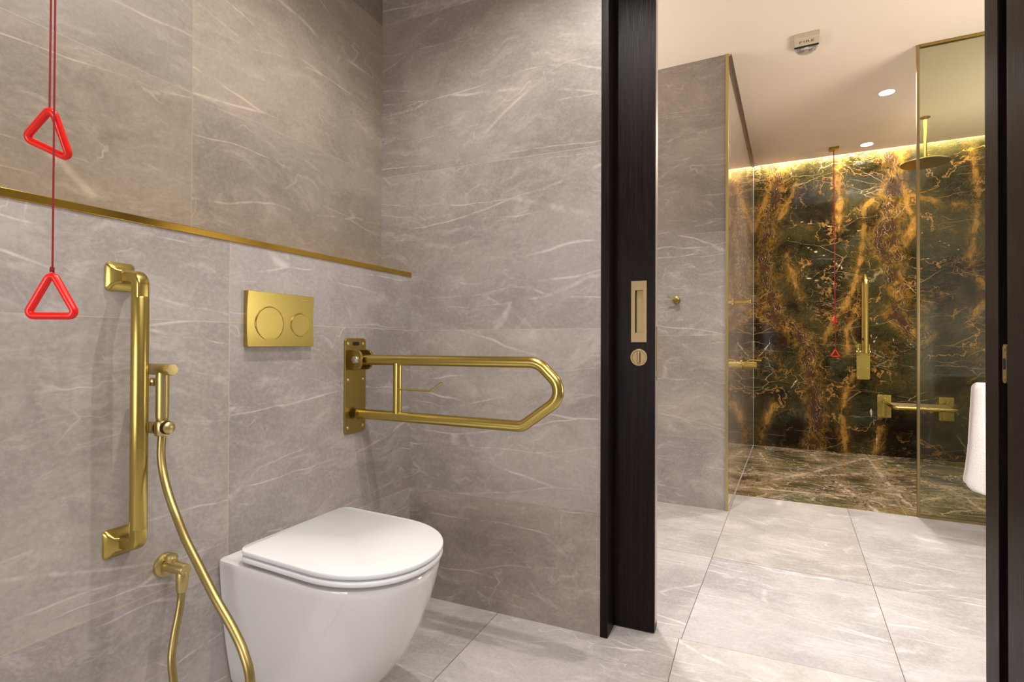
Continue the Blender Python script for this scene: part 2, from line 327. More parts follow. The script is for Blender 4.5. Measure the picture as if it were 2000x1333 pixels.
# ------------------------------------------------------------------ mesh helpers
class MB:
    def __init__(s, frame=I4): s.v = []; s.f = []; s.sm = []; s.F = frame
    def add(s, vs, fs, smooth=False):
        b = len(s.v); s.v += [Vector(v) for v in vs]; s.f += [tuple(i + b for i in f) for f in fs]; s.sm += [smooth] * len(fs); return s
    def box(s, a, b):
        x0, x1 = sorted((a[0], b[0])); y0, y1 = sorted((a[1], b[1])); z0, z1 = sorted((a[2], b[2]))
        return s.add([(x0, y0, z0), (x1, y0, z0), (x1, y1, z0), (x0, y1, z0), (x0, y0, z1), (x1, y0, z1), (x1, y1, z1), (x0, y1, z1)],
                     [(0, 3, 2, 1), (4, 5, 6, 7), (0, 1, 5, 4), (1, 2, 6, 5), (2, 3, 7, 6), (3, 0, 4, 7)])
    def loft(s, rings, cap=True, smooth=True, closed=False):
        n = len(rings[0]); b = len(s.v)
        for r in rings: s.v += [Vector(p) for p in r]
        k = len(rings)
        for i in range(k if closed else k - 1):
            for j in range(n):
                a0 = b + i * n + j; a1 = b + i * n + (j + 1) % n; c0 = b + ((i + 1) % k) * n + j; c1 = b + ((i + 1) % k) * n + (j + 1) % n
                s.f.append((a0, a1, c1, c0)); s.sm.append(smooth)
        if cap and not closed:
            s.f.append(tuple(b + j for j in reversed(range(n)))); s.sm.append(False)
            s.f.append(tuple(b + (k - 1) * n + j for j in range(n))); s.sm.append(False)
        return s
    def tube(s, pts, r, seg=16, cap=True, closed=False, up=None):
        pts = [Vector(p) for p in pts]; n = len(pts); rs = r if isinstance(r, (list, tuple)) else [r] * n
        tang = []
        for i in range(n):
            if closed: d = pts[(i + 1) % n] - pts[i - 1]
            else: d = pts[min(i + 1, n - 1)] - pts[max(i - 1, 0)]
            tang.append(d.normalized())
        ref = Vector(up) if up else (Vector((0, 0, 1)) if abs(tang[0].z) < .9 else Vector((1, 0, 0)))
        nrm = (ref - tang[0] * ref.dot(tang[0])).normalized()
        rings = []
        for i in range(n):
            nrm = (nrm - tang[i] * nrm.dot(tang[i])).normalized(); bn = tang[i].cross(nrm)
            rings.append([pts[i] + (nrm * math.cos(2 * math.pi * j / seg) + bn * math.sin(2 * math.pi * j / seg)) * rs[i] for j in range(seg)])
        return s.loft(rings, cap, True, closed)
    def cyl(s, a, b, r, seg=32, r2=None): return s.tube([a, b], [r, r if r2 is None else r2], seg)
    def lathe(s, o, axis, prof, seg=32):
        o = Vector(o); ax = Vector(axis).normalized(); ref = Vector((0, 0, 1)) if abs(ax.z) < .9 else Vector((1, 0, 0))
        n1 = (ref - ax * ref.dot(ax)).normalized(); n2 = ax.cross(n1)
        rings = [[o + ax * h + (n1 * math.cos(2 * math.pi * j / seg) + n2 * math.sin(2 * math.pi * j / seg)) * max(r, 1e-5) for j in range(seg)] for h, r in prof]
        return s.loft(rings)
    def prism(s, poly, axis, t0, t1, smooth=False):
        ax = 'xyz'.index(axis); o = [i for i in range(3) if i != ax]
        def P(p, t):
            q = [0, 0, 0]; q[ax] = t; q[o[0]] = p[0]; q[o[1]] = p[1]; return q
        return s.loft([[P(p, t0) for p in poly], [P(p, t1) for p in poly]], smooth=smooth)
    def build(s, name, mat, parent=None, kind=None, label=None, cat=None, bevel=0, origin=None, uv=False, angle=35, seg=3, subsurf=0):
        if isinstance(mat, str): mat = M[mat]
        loc = [v.copy() for v in s.v]
        me = bpy.data.meshes.new(name)
        W = [s.F @ v for v in s.v]
        if parent is not None: org = parent['_org'] if '_org' in parent else parent.location; org = Vector(org)
        elif origin is not None: org = s.F @ Vector(origin)
        else:
            org = sum(W, Vector()) / len(W); org.z = min(v.z for v in W)
        me.from_pydata([v - org for v in W], [], s.f); me.update()
        bm = bmesh.new(); bm.from_mesh(me); bmesh.ops.recalc_face_normals(bm, faces=bm.faces); bm.to_mesh(me); bm.free()
        me.polygons.foreach_set('use_smooth', [bool(x) or bevel > 0 for x in s.sm])
        if uv:
            ul = me.uv_layers.new(name='UVMap')
            for p in me.polygons:
                n = s.F.to_3x3().inverted() @ p.normal
                a = max(range(3), key=lambda i: abs(n[i]))
                for li in p.loop_indices:
                    q = loc[me.loops[li].vertex_index]
                    ul.data[li].uv = ((q.y, q.z), (q.x, q.z), (q.x, q.y))[a]
        me.materials.append(mat)
        o = bpy.data.objects.new(name, me); COL.objects.link(o)
        if parent is not None: o.parent = parent; o['_org'] = list(org)
        else: o.location = org; o['_org'] = list(org)
        if bevel:
            b = o.modifiers.new('bevel', 'BEVEL'); b.width = bevel; b.segments = seg; b.limit_method = 'ANGLE'; b.angle_limit = math.radians(30); b.harden_normals = False
        me.set_sharp_from_angle(angle=math.radians(angle))
        if subsurf:
            b = o.modifiers.new('subsurf', 'SUBSURF'); b.levels = b.render_levels = subsurf
        if kind: o['kind'] = kind
        if label: o['label'] = label
        if cat: o['category'] = cat
        return o

def thing(name, label, cat, loc, frame=I4, group=None):
    o = bpy.data.objects.new(name, None); COL.objects.link(o); o.empty_display_size = .05
    o.location = frame @ Vector(loc); o['_org'] = list(o.location); o['label'] = label; o['category'] = cat
    if group: o['group'] = group
    return o
def tag(o, label, cat, group=None):
    o['label'] = label; o['category'] = cat
    if group: o['group'] = group
    return o

def fillet(pts, r, seg=8):
    pts = [Vector(p) for p in pts]; rr = r if isinstance(r, (list, tuple)) else [r] * len(pts)
    out = [pts[0]]
    for i in range(1, len(pts) - 1):
        a, b, c = pts[i - 1], pts[i], pts[i + 1]; u = (a - b).normalized(); w_ = (c - b).normalized()
        ang = u.angle(w_); d = min(rr[i] / math.tan(ang / 2), (a - b).length * .49, (c - b).length * .49); R = d * math.tan(ang / 2)
        ce = b + (u + w_).normalized() * (R / math.sin(ang / 2)); s0 = b + u * d - ce; s1 = b + w_ * d - ce
        tot = s0.angle(s1)
        for k in range(seg + 1):
            f = k / seg; out.append(ce + (s0 * math.sin((1 - f) * tot) + s1 * math.sin(f * tot)) / math.sin(tot))
    out.append(pts[-1]); return out
def smooth_path(P, n=8):
    P = [Vector(p) for p in P]; out = []
    for i in range(len(P) - 1):
        p0 = P[max(i - 1, 0)]; p1 = P[i]; p2 = P[i + 1]; p3 = P[min(i + 2, len(P) - 1)]
        for k in range(n):
            t = k / n
            out.append(.5 * ((2 * p1) + (p2 - p0) * t + (2 * p0 - 5 * p1 + 4 * p2 - p3) * t * t + (3 * p1 - p0 - 3 * p2 + p3) * t ** 3))
    out.append(P[-1]); return out
def rrect(x0, x1, y0, y1, r, seg=5):
    out = []
    for cx, cy, a in ((x1 - r, y1 - r, 0), (x0 + r, y1 - r, 90), (x0 + r, y0 + r, 180), (x1 - r, y0 + r, 270)):
        for k in range(seg + 1):
            t = math.radians(a + 90 * k / seg); out.append((cx + r * math.cos(t), cy + r * math.sin(t)))
    return out

# ------------------------------------------------------------------ the near room
XL, XU, Y2 = -1.198, -1.338, 1.726           # lower left wall, upper left wall, end wall
CEIL, CEILB = 2.60, 2.62
DX0, DX1, DH = -.455, .601, 2.30             # doorway
def struct(mb, name, mat, **kw): return mb.build(name, mat, kind='structure', **kw)
struct(MB().box((XU - .12, -1.3, 0), (XL, Y2, 1.205)), 'wall_left', 'st_left', uv=True)
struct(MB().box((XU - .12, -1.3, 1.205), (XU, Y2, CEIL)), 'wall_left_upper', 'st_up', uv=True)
struct(MB().box((XU, -1.3, 1.205), (XL + .003, Y2, 1.221)), 'trim_1', 'trim', bevel=.001)
struct(MB().box((XU - .12, Y2, 0), (DX0, Y2 + .075, CEIL)), 'wall_end', 'st_w2', uv=True)
struct(MB().box((DX0, Y2, DH + .03), (1.6, Y2 + .075, CEIL)), 'wall_end_header', 'st_w2', uv=True)
struct(MB().box((.655, Y2, 0), (1.6, Y2 + .22, DH + .03)), 'wall_end_right', 'st_w2', uv=True)
struct(MB().box((1.35, -1.3, 0), (1.45, Y2, CEIL)), 'wall_right', 'st_w2', uv=True)
struct(MB().box((XU - .12, -1.4, 0), (1.45, -1.3, CEIL)), 'wall_back', 'st_w2', uv=True)
struct(MB().box((XU - .12, -1.4, CEIL), (1.6, Y2 + .075, CEIL + .1)), 'ceiling', 'plaster')
struct(MB().box((XU - .12, -1.4, -.06), (1.6, 1.822, 0)), 'floor', 'st_fl', uv=True)

# ------------------------------------------------------------------ the hall and the shower (far-room coordinates)
B = MB_
Y3, YF, XS, XR, YS = 3.308, 5.586, -.326, 1.52, 3.694
def back_wall_skin():
    m = MB().box((XU - .9, 1.876, 0), (DX0, 1.946, CEILB)).box((DX0, 1.876, DH + .03), (1.7, 1.946, CEILB))
    struct(m, 'wall_hall_front', 'st_w2', uv=True)
back_wall_skin()
# far floor: starts at the joint under the doorway (a line of the near room)
Bi = MB_.inverted()
def fb(x, y): v = Bi @ Vector((x, y, 0)); return (v.x, v.y)
p0, p1 = fb(-2.3, 1.822), fb(1.75, 1.822)
struct(MB(B).add([(p0[0], p0[1], 0), (p1[0], p1[1], 0), (p1[0], YS, 0), (p0[0], YS, 0), (p0[0], p0[1], -.06), (p1[0], p1[1], -.06), (p1[0], YS, -.06), (p0[0], YS, -.06)],
                 [(0, 1, 2, 3), (7, 6, 5, 4), (0, 4, 5, 1), (1, 5, 6, 2), (2, 6, 7, 3), (3, 7, 4, 0)]), 'floor_hall', 'st_fb', uv=True)
struct(MB(B).box((-2.0, Y3, 0), (XS - .001, YF, CEILB)), 'wall_hall', 'st_w3', uv=True)
struct(MB(B).box((XS - .0005, Y3 + .004, 0), (XS + .001, YF, CEILB)), 'wall_shower_left', 'st_side', uv=True)
struct(MB(B).box((XR, 1.7, 0), (XR + .1, YF + .1, CEILB + .15)), 'wall_hall_right', 'st_w3', uv=True)
struct(MB(B).box((-2.1, 1.7, 0), (-2.0, YF, CEILB)), 'wall_hall_left', 'st_w3', uv=True)
struct(MB(B).box((-2.1, 1.9, CEILB), (XR + .1, YF - .075, CEILB + .09)), 'ceiling_hall', 'plaster')
struct(MB(B).box((-2.1, YF - .075, CEILB + .13), (XR + .1, YF + .1, CEILB + .16)), 'ceiling_cove', 'plaster')
# gold edge of the hall wall, pale corner bead and base bead, grey shadow strip along the ceiling
struct(MB(B).box((XS - .0125, Y3 - .006, 0), (XS + .002, Y3 + .006, CEILB)), 'trim_2', 'brass_soft')
struct(MB(B).box((XS + .001, YF - .005, 0), (XS + .0035, YF, CEILB)), 'trim_3', 'bead')
struct(MB(B).box((XS + .001, Y3 + .006, 0), (XS + .0045, YF - .005, .003)), 'trim_4', 'bead')
struct(MB(B).box((XS + .001, Y3 + .006, CEILB - .012), (XS + .010, YF - .076, CEILB)).box((XS + .0135, Y3 + .006, CEILB - .008), (XS + .018, YF - .076, CEILB)), 'trim_5', 'alu')

# marble: a fine grid carrying the distance to each traced course
CO = {'d_trunk': [
 [(-0.137,2.615),(-0.124,2.398),(-0.180,2.165),(-0.189,2.022),(-0.223,1.881),(-0.254,1.739),(-0.202,1.495),(-0.167,1.302),(-0.150,1.168)],
 [(-0.150,1.168),(-0.010,1.100),(0.114,0.959),(0.151,0.783),(0.167,0.552),(0.183,0.369),(0.195,0.185),(0.155,-0.026)],
 [(0.732,2.640),(0.768,2.459),(0.775,2.283),(0.757,2.066),(0.749,1.891),(0.767,1.758),(0.796,1.690)],
 [(0.768,2.371),(0.713,2.026),(0.669,1.854),(0.713,1.718),(0.756,1.605),(0.778,1.495),(0.802,1.341),(0.784,1.224),(0.856,1.101),(0.960,1.023)],
 [(-0.324,1.316),(-0.158,1.183)]],
 'd_ochre': [
 [(0.032,2.425),(-0.052,2.223),(-0.137,2.065),(-0.223,1.881)],[(-0.073,2.606),(-0.202,2.385),(-0.289,2.128),(-0.333,2.036)],
 [(0.374,2.599),(0.351,2.451),(0.378,2.242),(0.362,1.971)],
 [(0.811,2.584),(0.750,2.396),(0.658,2.253),(0.558,2.154),(0.554,1.953),(0.527,1.686),(0.470,1.420),(0.412,1.286),(0.315,1.161),(0.243,0.946)],
 [(0.811,2.540),(0.839,2.296),(0.927,2.198),(1.132,2.127),(1.329,2.079)],
 [(1.285,2.538),(1.314,2.379),(1.336,2.211),(1.329,2.079),(1.313,1.882),(1.286,1.677),(1.296,1.552),(1.376,1.424)],
 [(0.804,2.432),(0.843,2.265),(0.909,1.963),(0.856,1.838),(0.821,1.667),(0.803,1.537),(0.827,1.362)],
 [(0.496,1.262),(0.431,1.086),(0.427,0.879)],[(0.469,0.678),(0.412,0.518),(0.392,0.336),(0.404,0.156),(0.411,-0.001)],
 [(-0.149,0.396),(-0.244,0.151),(-0.271,-0.043)],[(0.675,0.222),(0.645,0.087),(0.630,-0.024)],
 [(0.927,2.026),(0.832,1.818)],[(1.359,1.301),(1.263,1.097)],[(-0.048,1.772),(0.011,1.580),(0.061,1.390)]],
 'd_white': [
 [(-0.056,2.105),(0.175,2.044),(0.374,1.992),(0.527,1.946)],[(0.053,1.577),(0.295,1.505),(0.451,1.443)],
 [(-0.031,1.936),(0.295,1.725),(0.432,1.602)],[(0.255,0.923),(0.412,0.766),(0.481,0.691)],[(0.962,1.893),(1.205,1.733)],
 [(-0.324,1.161),(-0.201,1.064),(-0.188,0.958),(-0.297,0.813)],[(0.594,1.192),(0.748,1.049),(0.773,0.979)],
 [(0.848,1.014),(0.908,0.928),(1.056,0.832)],[(0.594,1.068),(0.624,0.970),(0.683,1.103)],[(0.961,1.679),(1.118,1.655)],
 [(-0.018,2.550),(0.032,2.425),(0.019,2.285),(0.044,2.165)],[(0.60,.40),(.64,.20),(.66,-.02)],[(-.14,.32),(.03,.62),(.10,.66)]]}
FO = {'d_white': [
 [(-0.234,4.047),(0.181,4.693),(0.546,5.410)],[(-0.360,4.310),(0.174,4.511),(0.514,4.782)],[(-0.358,3.905),(0.153,3.970),(0.513,4.034)],
 [(0.262,4.393),(0.372,3.959),(0.435,3.705)],[(0.558,5.535),(0.581,4.565),(0.600,4.1),(0.643,3.816)],[(-0.201,5.595),(0.131,5.426),(0.197,5.107)],
 [(-0.275,5.334),(-0.195,4.895),(-0.151,4.708)],[(0.671,4.058),(0.866,4.288),(1.064,4.330)],[(0.804,4.685),(0.941,4.462),(0.982,3.998)],[(0.571,5.311),(0.699,5.493)]]}
def seg_d(px, py, poly):
    best = 9.
    for (ax, ay), (bx, by) in zip(poly, poly[1:]):
        dx, dy = bx - ax, by - ay; t = ((px - ax) * dx + (py - ay) * dy) / (dx * dx + dy * dy)
        t = 0 if t < 0 else 1 if t > 1 else t
        d = (px - ax - t * dx) ** 2 + (py - ay - t * dy) ** 2
        if d < best: best = d
    return math.sqrt(best)
def grid_slab(name, x0, x1, a0, a1, vertical, mat, courses, st=.02, th=.05):
    nx, na = int((x1 - x0) / st) + 1, int((a1 - a0) / st) + 1
    m = MB(B); vs = []; uvs = []
    for j in range(na + 1):
        a = a0 + (a1 - a0) * j / na
        for i in range(nx + 1):
            x = x0 + (x1 - x0) * i / nx; uvs.append((x, a))
            vs.append((x, YF, a) if vertical else (x, a, 0))
    fs = [(j * (nx + 1) + i, j * (nx + 1) + i + 1, (j + 1) * (nx + 1) + i + 1, (j + 1) * (nx + 1) + i) for j in range(na) for i in range(nx)]
    W = [B @ Vector(v) for v in vs]; n0 = len(vs)
    # solid body behind the face
    back = [(x0, YF + th, a0), (x1, YF + th, a0), (x1, YF + th, a1), (x0, YF + th, a1)] if vertical else [(x0, a0, -th), (x1, a0, -th), (x1, a1, -th), (x0, a1, -th)]
    W += [B @ Vector(v) for v in back]; uvs += [(x0, a0), (x1, a0), (x1, a1), (x0, a1)]
    A, Bc, Cc, D = 0, nx, (na + 1) * (nx + 1) - 1, na * (nx + 1)
    fs += [(n0, n0 + 3, n0 + 2, n0 + 1),
           tuple(range(A, Bc + 1)) + (n0 + 1, n0), tuple(range(D, Cc + 1)) + (n0 + 2, n0 + 3),
           tuple(j * (nx + 1) for j in range(na + 1)) + (n0 + 3, n0), tuple(j * (nx + 1) + nx for j in range(na + 1)) + (n0 + 2, n0 + 1)]
    org = B @ Vector(((x0 + x1) / 2, YF if vertical else (a0 + a1) / 2, 0))
    me = bpy.data.meshes.new(name); me.from_pydata([v - org for v in W], [], fs); me.update()
    bm = bmesh.new(); bm.from_mesh(me); bmesh.ops.recalc_face_normals(bm, faces=bm.faces); bm.to_mesh(me); bm.free()
    ul = me.uv_layers.new(name='UVMap')
    for l in me.loops: ul.data[l.index].uv = uvs[l.vertex_index]
    for nm, polys in courses.items():
        at = me.attributes.new(nm, 'FLOAT', 'POINT')
        vals = [min(seg_d(x, a, p) for p in polys) for x, a in uvs]
        at.data.foreach_set('value', vals)
    me.materials.append(M[mat]); o = bpy.data.objects.new(name, me); COL.objects.link(o); o.location = org; o['kind'] = 'structure'
    return o
grid_slab('wall_shower', XS, XR, 0, CEILB + .13, True, 'mb_wall', CO)
grid_slab('floor_shower', XS, XR, YS, YF, False, 'mb_floor', FO, th=.06)
o = MB(B).box((-.32, YF - .062, CEILB + .035), (XR, YF - .038, CEILB + .05)).build('cove_light', 'led')
tag(o, 'glowing warm light strip in the ceiling slot above the green marble wall', 'light strip')

# ------------------------------------------------------------------ sliding door and its frame
t3 = struct(MB().box((DX0, Y2 - .004, 0), (-.430, 1.811, DH)).box((DX0, 1.868, 0), (-.430, 1.950, DH)), 'trim_6', 'wood', uv=True, bevel=.002)
struct(MB().box((DX1, 1.700, 0), (.655, 1.806, DH)).box((DX1, 1.862, 0), (.655, 1.952, DH)).box((.618, 1.806, 0), (.655, 1.862, DH)), 'trim_7', 'wood', uv=True, bevel=.0015)
struct(MB().box((DX0, Y2 - .004, DH), (.655, 1.805, DH + .03)).box((DX0, 1.868, DH), (.655, 1.95, DH + .03)), 'trim_8', 'wood', uv=True)
strike = thing('strike_plate', 'narrow champagne strike plate let into the groove of the right-hand door jamb', 'strike plate', (.606, 1.834, .90))
pl = rrect(1.822, 1.846, .852, .955, .011)
MB().prism(pl, 'x', .6045, .6175).build('plate', 'champagne', strike)
MB().prism(rrect(1.828, 1.840, .888, .918, .0055), 'x', .6030, .6046).build('latch_hole', 'groove', strike)
for z in (.864, .943): MB().cyl((.6046, 1.834, z), (.6030, 1.834, z), .006, 16).build('screw', 'brass_dark', strike)

dm = MB().box((-1.20, 1.827, .004), (-.297, 1.863, DH + .02))                       # the leaf, with a pocket for the flush pull
dm.box((-1.20, 1.813, .004), (-.3610, 1.827, DH + .02)).box((-.3350, 1.813, .004), (-.297, 1.827, DH + .02))
dm.box((-.3610, 1.813, .004), (-.3350, 1.827, .989)).box((-.3610, 1.813, 1.131), (-.3350, 1.827, DH + .02))
door = struct(dm, 'door_1', 'wood', uv=True, origin=(-.75, 1.838, .004))
MB().box((-.2985, 1.820, .03), (-.2955, 1.856, DH)).build('edge_strip', 'alu', door)
MB().box((-.2960, 1.828, .83), (-.2938, 1.850, 1.01)).build('latch_face', 'champagne', door)
def flush_pull():
    x0, x1, z0, z1 = -.3745, -.3235, .958, 1.162; a0, a1, b0, b1 = -.3610, -.3350, .989, 1.131; yf, yb = 1.8105, 1.8160
    m = MB()
    o_ = [(x0, z0), (x1, z0), (x1, z1), (x0, z1)]; i_ = [(a0, b0), (a1, b0), (a1, b1), (a0, b1)]
    v = [(p[0], yf, p[1]) for p in o_] + [(p[0], yf, p[1]) for p in i_] + [(p[0], 1.8128, p[1]) for p in o_] + [(p[0], 1.8255, p[1]) for p in i_]
    f = [(k, (k + 1) % 4, 4 + (k + 1) % 4, 4 + k) for k in range(4)] + [(k, 8 + k, 8 + (k + 1) % 4, (k + 1) % 4) for k in range(4)]
    f += [(4 + k, 4 + (k + 1) % 4, 12 + (k + 1) % 4, 12 + k) for k in range(4)]
    m.add(v, f)
    h = m.build('flush_pull', 'champagne', door)
    MB().box((a0, 1.8250, b0), (a1, 1.8262, b1)).build('finger_recess', 'champagne', h)
flush_pull()
tr = MB().lathe((-.349, 1.8130, .907), (0, -1, 0), [(0, .0285), (.003, .0285), (.0042, .0272), (.0042, .0225), (.0012, .0215), (.0012, 0)], 40).build('privacy_rose', 'champagne', door)
MB().box((-.3535, 1.8035, .8885), (-.3445, 1.8118, .9255)).build('thumb_turn', 'champagne', tr, bevel=.002)

# ------------------------------------------------------------------ toilet
def d_outline(L, w, x0=XL, cy=1.086, n=48, k=2.25, rb=.012, front=.62):
    # closed outline in plan: straight sides, round front, small radius at the back corners; k shapes the nose
    pts = []
    a = L * front                                # length of the round part
    for i in range(n + 1):
        th = -math.pi / 2 + math.pi * i / n
        c, s_ = math.cos(th), math.sin(th)
        X = L - a + a * (abs(c) ** (2 / k)); Y = w * (abs(s_) ** (2 / k)) * (1 if s_ > 0 else -1)
        pts.append((x0 + X, cy + Y))
    for i in range(1, 5): pts.append((x0 + (L - a) + (rb - (L - a)) * i / 4, cy + w))
    for q in range(1, 6):
        t_ = math.radians(90 * q / 6); pts.append((x0 + rb - rb * math.sin(t_), cy + w - rb + rb * math.cos(t_)))
    for i in range(0, 7): pts.append((x0, cy + (w - rb) - 2 * (w - rb) * i / 6))
    for q in range(1, 6):
        t_ = math.radians(90 * q / 6); pts.append((x0 + rb - rb * math.cos(t_), cy - w + rb - rb * math.sin(t_)))
    for i in range(0, 4): pts.append((x0 + rb + (L - a - rb) * i / 4, cy - w))
    return [(x, y + .020 - .08 * (x - XL)) for x, y in pts]
toilet = thing('toilet', 'white wall-hung toilet with its lid closed, in front of the grey stone wall', 'toilet', (XL, 1.086, 0))
def pan():
    secs = [(.070, .25, .125), (.078, .29, .140), (.112, .356, .156), (.150, .388, .163), (.200, .424, .171), (.260, .457, .179), (.320, .482, .184), (.370, .499, .188), (.400, .506, .190), (.413, .508, .1905), (.4185, .505, .189), (.420, .497, .184)]
    m = MB(); rings = [[(x, y, z) for x, y in d_outline(L, w_, k=2.15, front=.46)] for z, L, w_ in secs]
    rings.append([(x, y, .4195) for x, y in d_outline(.48, .175, k=2.15, front=.46)])
    m.loft(rings); return m.build('pan', 'ceramic', toilet, angle=50)
pan()
BX = .070
def ring(x0, z0, z1, L, w_, r=.004, name='x', rb=.03, mat='seat', dome=0):
    secs = [(z0, L - r, w_ - r), (z0 + r, L, w_), (z1 - r, L, w_), (z1 - r * .3, L - r * .35, w_ - r * .35), (z1, L - r * 1.3, w_ - r * 1.3)]
    rings = [[(x, y, z) for x, y in d_outline(l, q, x0, k=2.12, rb=rb, front=.48)] for z, l, q in secs]
    if dome:
        for s_ in (.85, .6, .3, .05):
            cx = x0 + L * .5
            rings.append([(cx + (x - cx) * s_, 1.086 + (y - 1.086) * s_, z1 + dome * (1 - s_ * s_)) for x, y in d_outline(L - r, w_ - r, x0, k=2.12, rb=rb, front=.48)])
    m = MB().loft(rings); return m.build(name, mat, toilet, angle=50)
ring(XL + BX + .002, .4295, .4415, .4445, .1884, r=.0025, name='seat_ring')
ring(XL + BX, .4460, .4590, .448, .1880, r=.0028, name='lid', rb=.030)
for y in (1.086 - .075, 1.086 + .075):
    MB().cyl((XL + BX + .012, y - .02, .434), (XL + BX + .012, y + .02, .434), .0085, 20).build('hinge', 'seat', toilet)

# ------------------------------------------------------------------ flush plate
fpl = thing('flush_plate', 'square brass dual-flush plate with two round buttons above the toilet', 'flush plate', (XL, 1.098, .942))
def flush():
    y0, y1, z0, z1 = .985, 1.212, .941, 1.086
    n = 14; A = []
    for i in range(n + 1):
        z = z0 + (z1 - z0) * i / n; q = (i / n - .5) * 2; A.append((XL + .012 + .0045 * (q * q), z))
    m = MB(); prof = [(XL, z0)] + A + [(XL, z1)]
    m.loft([[(x, y, z) for x, z in prof] for y in (y0, y1)], smooth=True); m.build('plate', 'brass', fpl, bevel=.0008, angle=25)
    for y, r in ((1.056, .0465), (1.161, .0335)):
        b = MB().lathe((XL + .0105, y, 1.002), (1, 0, 0), [(0, r), (.0030, r), (.0042, r - .0008), (.0036, r - .003), (.0034, 0)], 56).build('flush_button', 'brass', fpl, angle=8)
        MB().lathe((XL + .0105, y, 1.002), (1, 0, 0), [(0, r + .0014), (.0020, r + .0014), (.0020, r), (0, r)], 56).build('button_ring', 'brass_dark', b)
flush()
def text(body, size, mat, frame, parent, name, depth=.0004):
    cu = bpy.data.curves.new(name, 'FONT'); cu.body = body; cu.size = size; cu.extrude = depth; cu.align_x = 'CENTER'; cu.align_y = 'CENTER'; cu.space_character = 1.15
    tmp = bpy.data.objects.new(name, cu); COL.objects.link(tmp); bpy.context.view_layer.update()
    me = bpy.data.meshes.new_from_object(tmp.evaluated_get(bpy.context.evaluated_depsgraph_get())); bpy.data.objects.remove(tmp)
    org = Vector(parent['_org']); me.transform(Matrix.Translation(-org) @ frame); me.materials.clear(); me.materials.append(M[mat])
    o_ = bpy.data.objects.new(name, me); COL.objects.link(o_); o_.parent = parent; return o_
# small maker's lettering on the plate's top corner (reads along +y, faces +x)
text('GEBERIT', .0062, 'brass_soft', Matrix(((0, 0, 1, XL + .0152), (1, 0, 0, 1.178), (0, 1, 0, 1.0715), (0, 0, 0, 1))), fpl, 'lettering', .0003)

# ------------------------------------------------------------------ vertical grab bar on the left wall
gb = thing('grab_bar', 'vertical brass grab bar with square wall flanges beside the bidet spray', 'grab bar', (XL, .69, .50))
BXX, BY = XL + .063, .690
MB().tube([(BXX, BY, .574), (BXX, BY, .577), (BXX, BY, 1.041), (BXX, BY, 1.044)], [.0145, .0158, .0158, .0145], 40).build('grip', 'brass', gb)
def sq_sweep(pts, hw, hh, side=(0, 1, 0)):
    # rounded-rectangular section swept along a path lying in the plane normal to `side`
    rings = []; pts = [Vector(p) for p in pts]; sd = Vector(side)
    for i, p in enumerate(pts):
        d = (pts[min(i + 1, len(pts) - 1)] - pts[max(i - 1, 0)]).normalized(); nn = sd.cross(d).normalized()
        hwi = hw[i] if isinstance(hw, list) else hw; hhi = hh[i] if isinstance(hh, list) else hh
        rings.append([p + sd * a + nn * b for a, b in rrect(-hwi, hwi, -hhi, hhi, min(hwi, hhi) * .45, 4)])
    return rings
for sgn, zc in ((1, 1.088), (-1, .538)):
    zb = zc - sgn * .004
    path = fillet([(XL + .010, BY, zb), (BXX, BY, zb), (BXX, BY, zb - sgn * .045)], .017, 8)
    h = MB().loft(sq_sweep(path, .0128, .0125)).build('elbow', 'brass', gb, angle=40)
    # flange: a cushion-shaped plate drawn up towards the arm
    secs = [(0, .0275, .0290), (.002, .0280, .0295), (.006, .0268, .0275), (.011, .0225, .0205), (.017, .0165, .0145), (.023, .0132, .0127)]
    rings = [[(XL + d, BY + a - (.004 if d < .02 else 0), zc + b - sgn * .002) for a, b in rrect(-y_, y_, -z_, z_, min(y_, z_) * .30, 5)] for d, y_, z_ in secs]
    MB().loft(rings).build('flange', 'brass', gb, angle=30)

# ------------------------------------------------------------------ bidet spray, its holder, hose, and the wall valve
SX, SY = -1.122, .728
hold = thing('spray_holder', 'brass wall holder clasping the bidet spray beside the grab bar', 'spray holder', (XL, SY, .772))
MB().lathe((XL, SY, .772), (1, 0, 0), [(0, .019), (.004, .019), (.006, .0125), (.0625, .0125)], 32).build('bracket', 'brass_soft', hold)
rr_ = [[(SX + r * math.cos(a), SY + r * math.sin(a), z) for a in [2 * math.pi * j / 32 for j in range(32)]] for z, r in [(.758, .0125), (.760, .0137), (.786, .0137), (.788, .0125), (.788, .0095), (.758, .0095)]]
MB().loft(rr_, closed=True).build('collar', 'brass_soft', hold)
MB().lathe((SX + .0125, SY, .775), (1, 0, 0), [(0, .0135), (.007, .0135), (.007, .0120), (.0085, .0120)], 32).build('rubber_grip', 'black', hold)
MB().lathe((SX + .021, SY, .775), (1, 0, 0), [(0, .0125), (.003, .0122), (.006, .0095), (.0075, .004), (.0078, 0)], 32).build('end_cap', 'brass_soft', hold)
spr = thing('bidet_spray', 'brass bidet hand spray with a long hose looping down beside the toilet', 'bidet spray', (SX, SY, .76))
MB().lathe((SX, SY, .7885), (0, 0, 1), [(0, .0105), (.002, .0115), (.006, .0115), (.0065, .0123), (.090, .0125), (.1, .0120)], 32).build('spray_body', 'brass_soft', spr)
MB().lathe((SX - .040, SY, .895), (1, 0, 0), [(0, .0110), (.002, .0120), (.070, .0120), (.072, .0112), (.0722, .006), (.0722, 0)], 32).build('spray_head', 'brass_soft', spr)
MB().lathe((SX - .030, SY, .876), (-.25, 0, -1), [(0, .005), (.006, .011), (.014, .011), (.016, .0)], 24).build('trigger', 'brass_soft', spr)
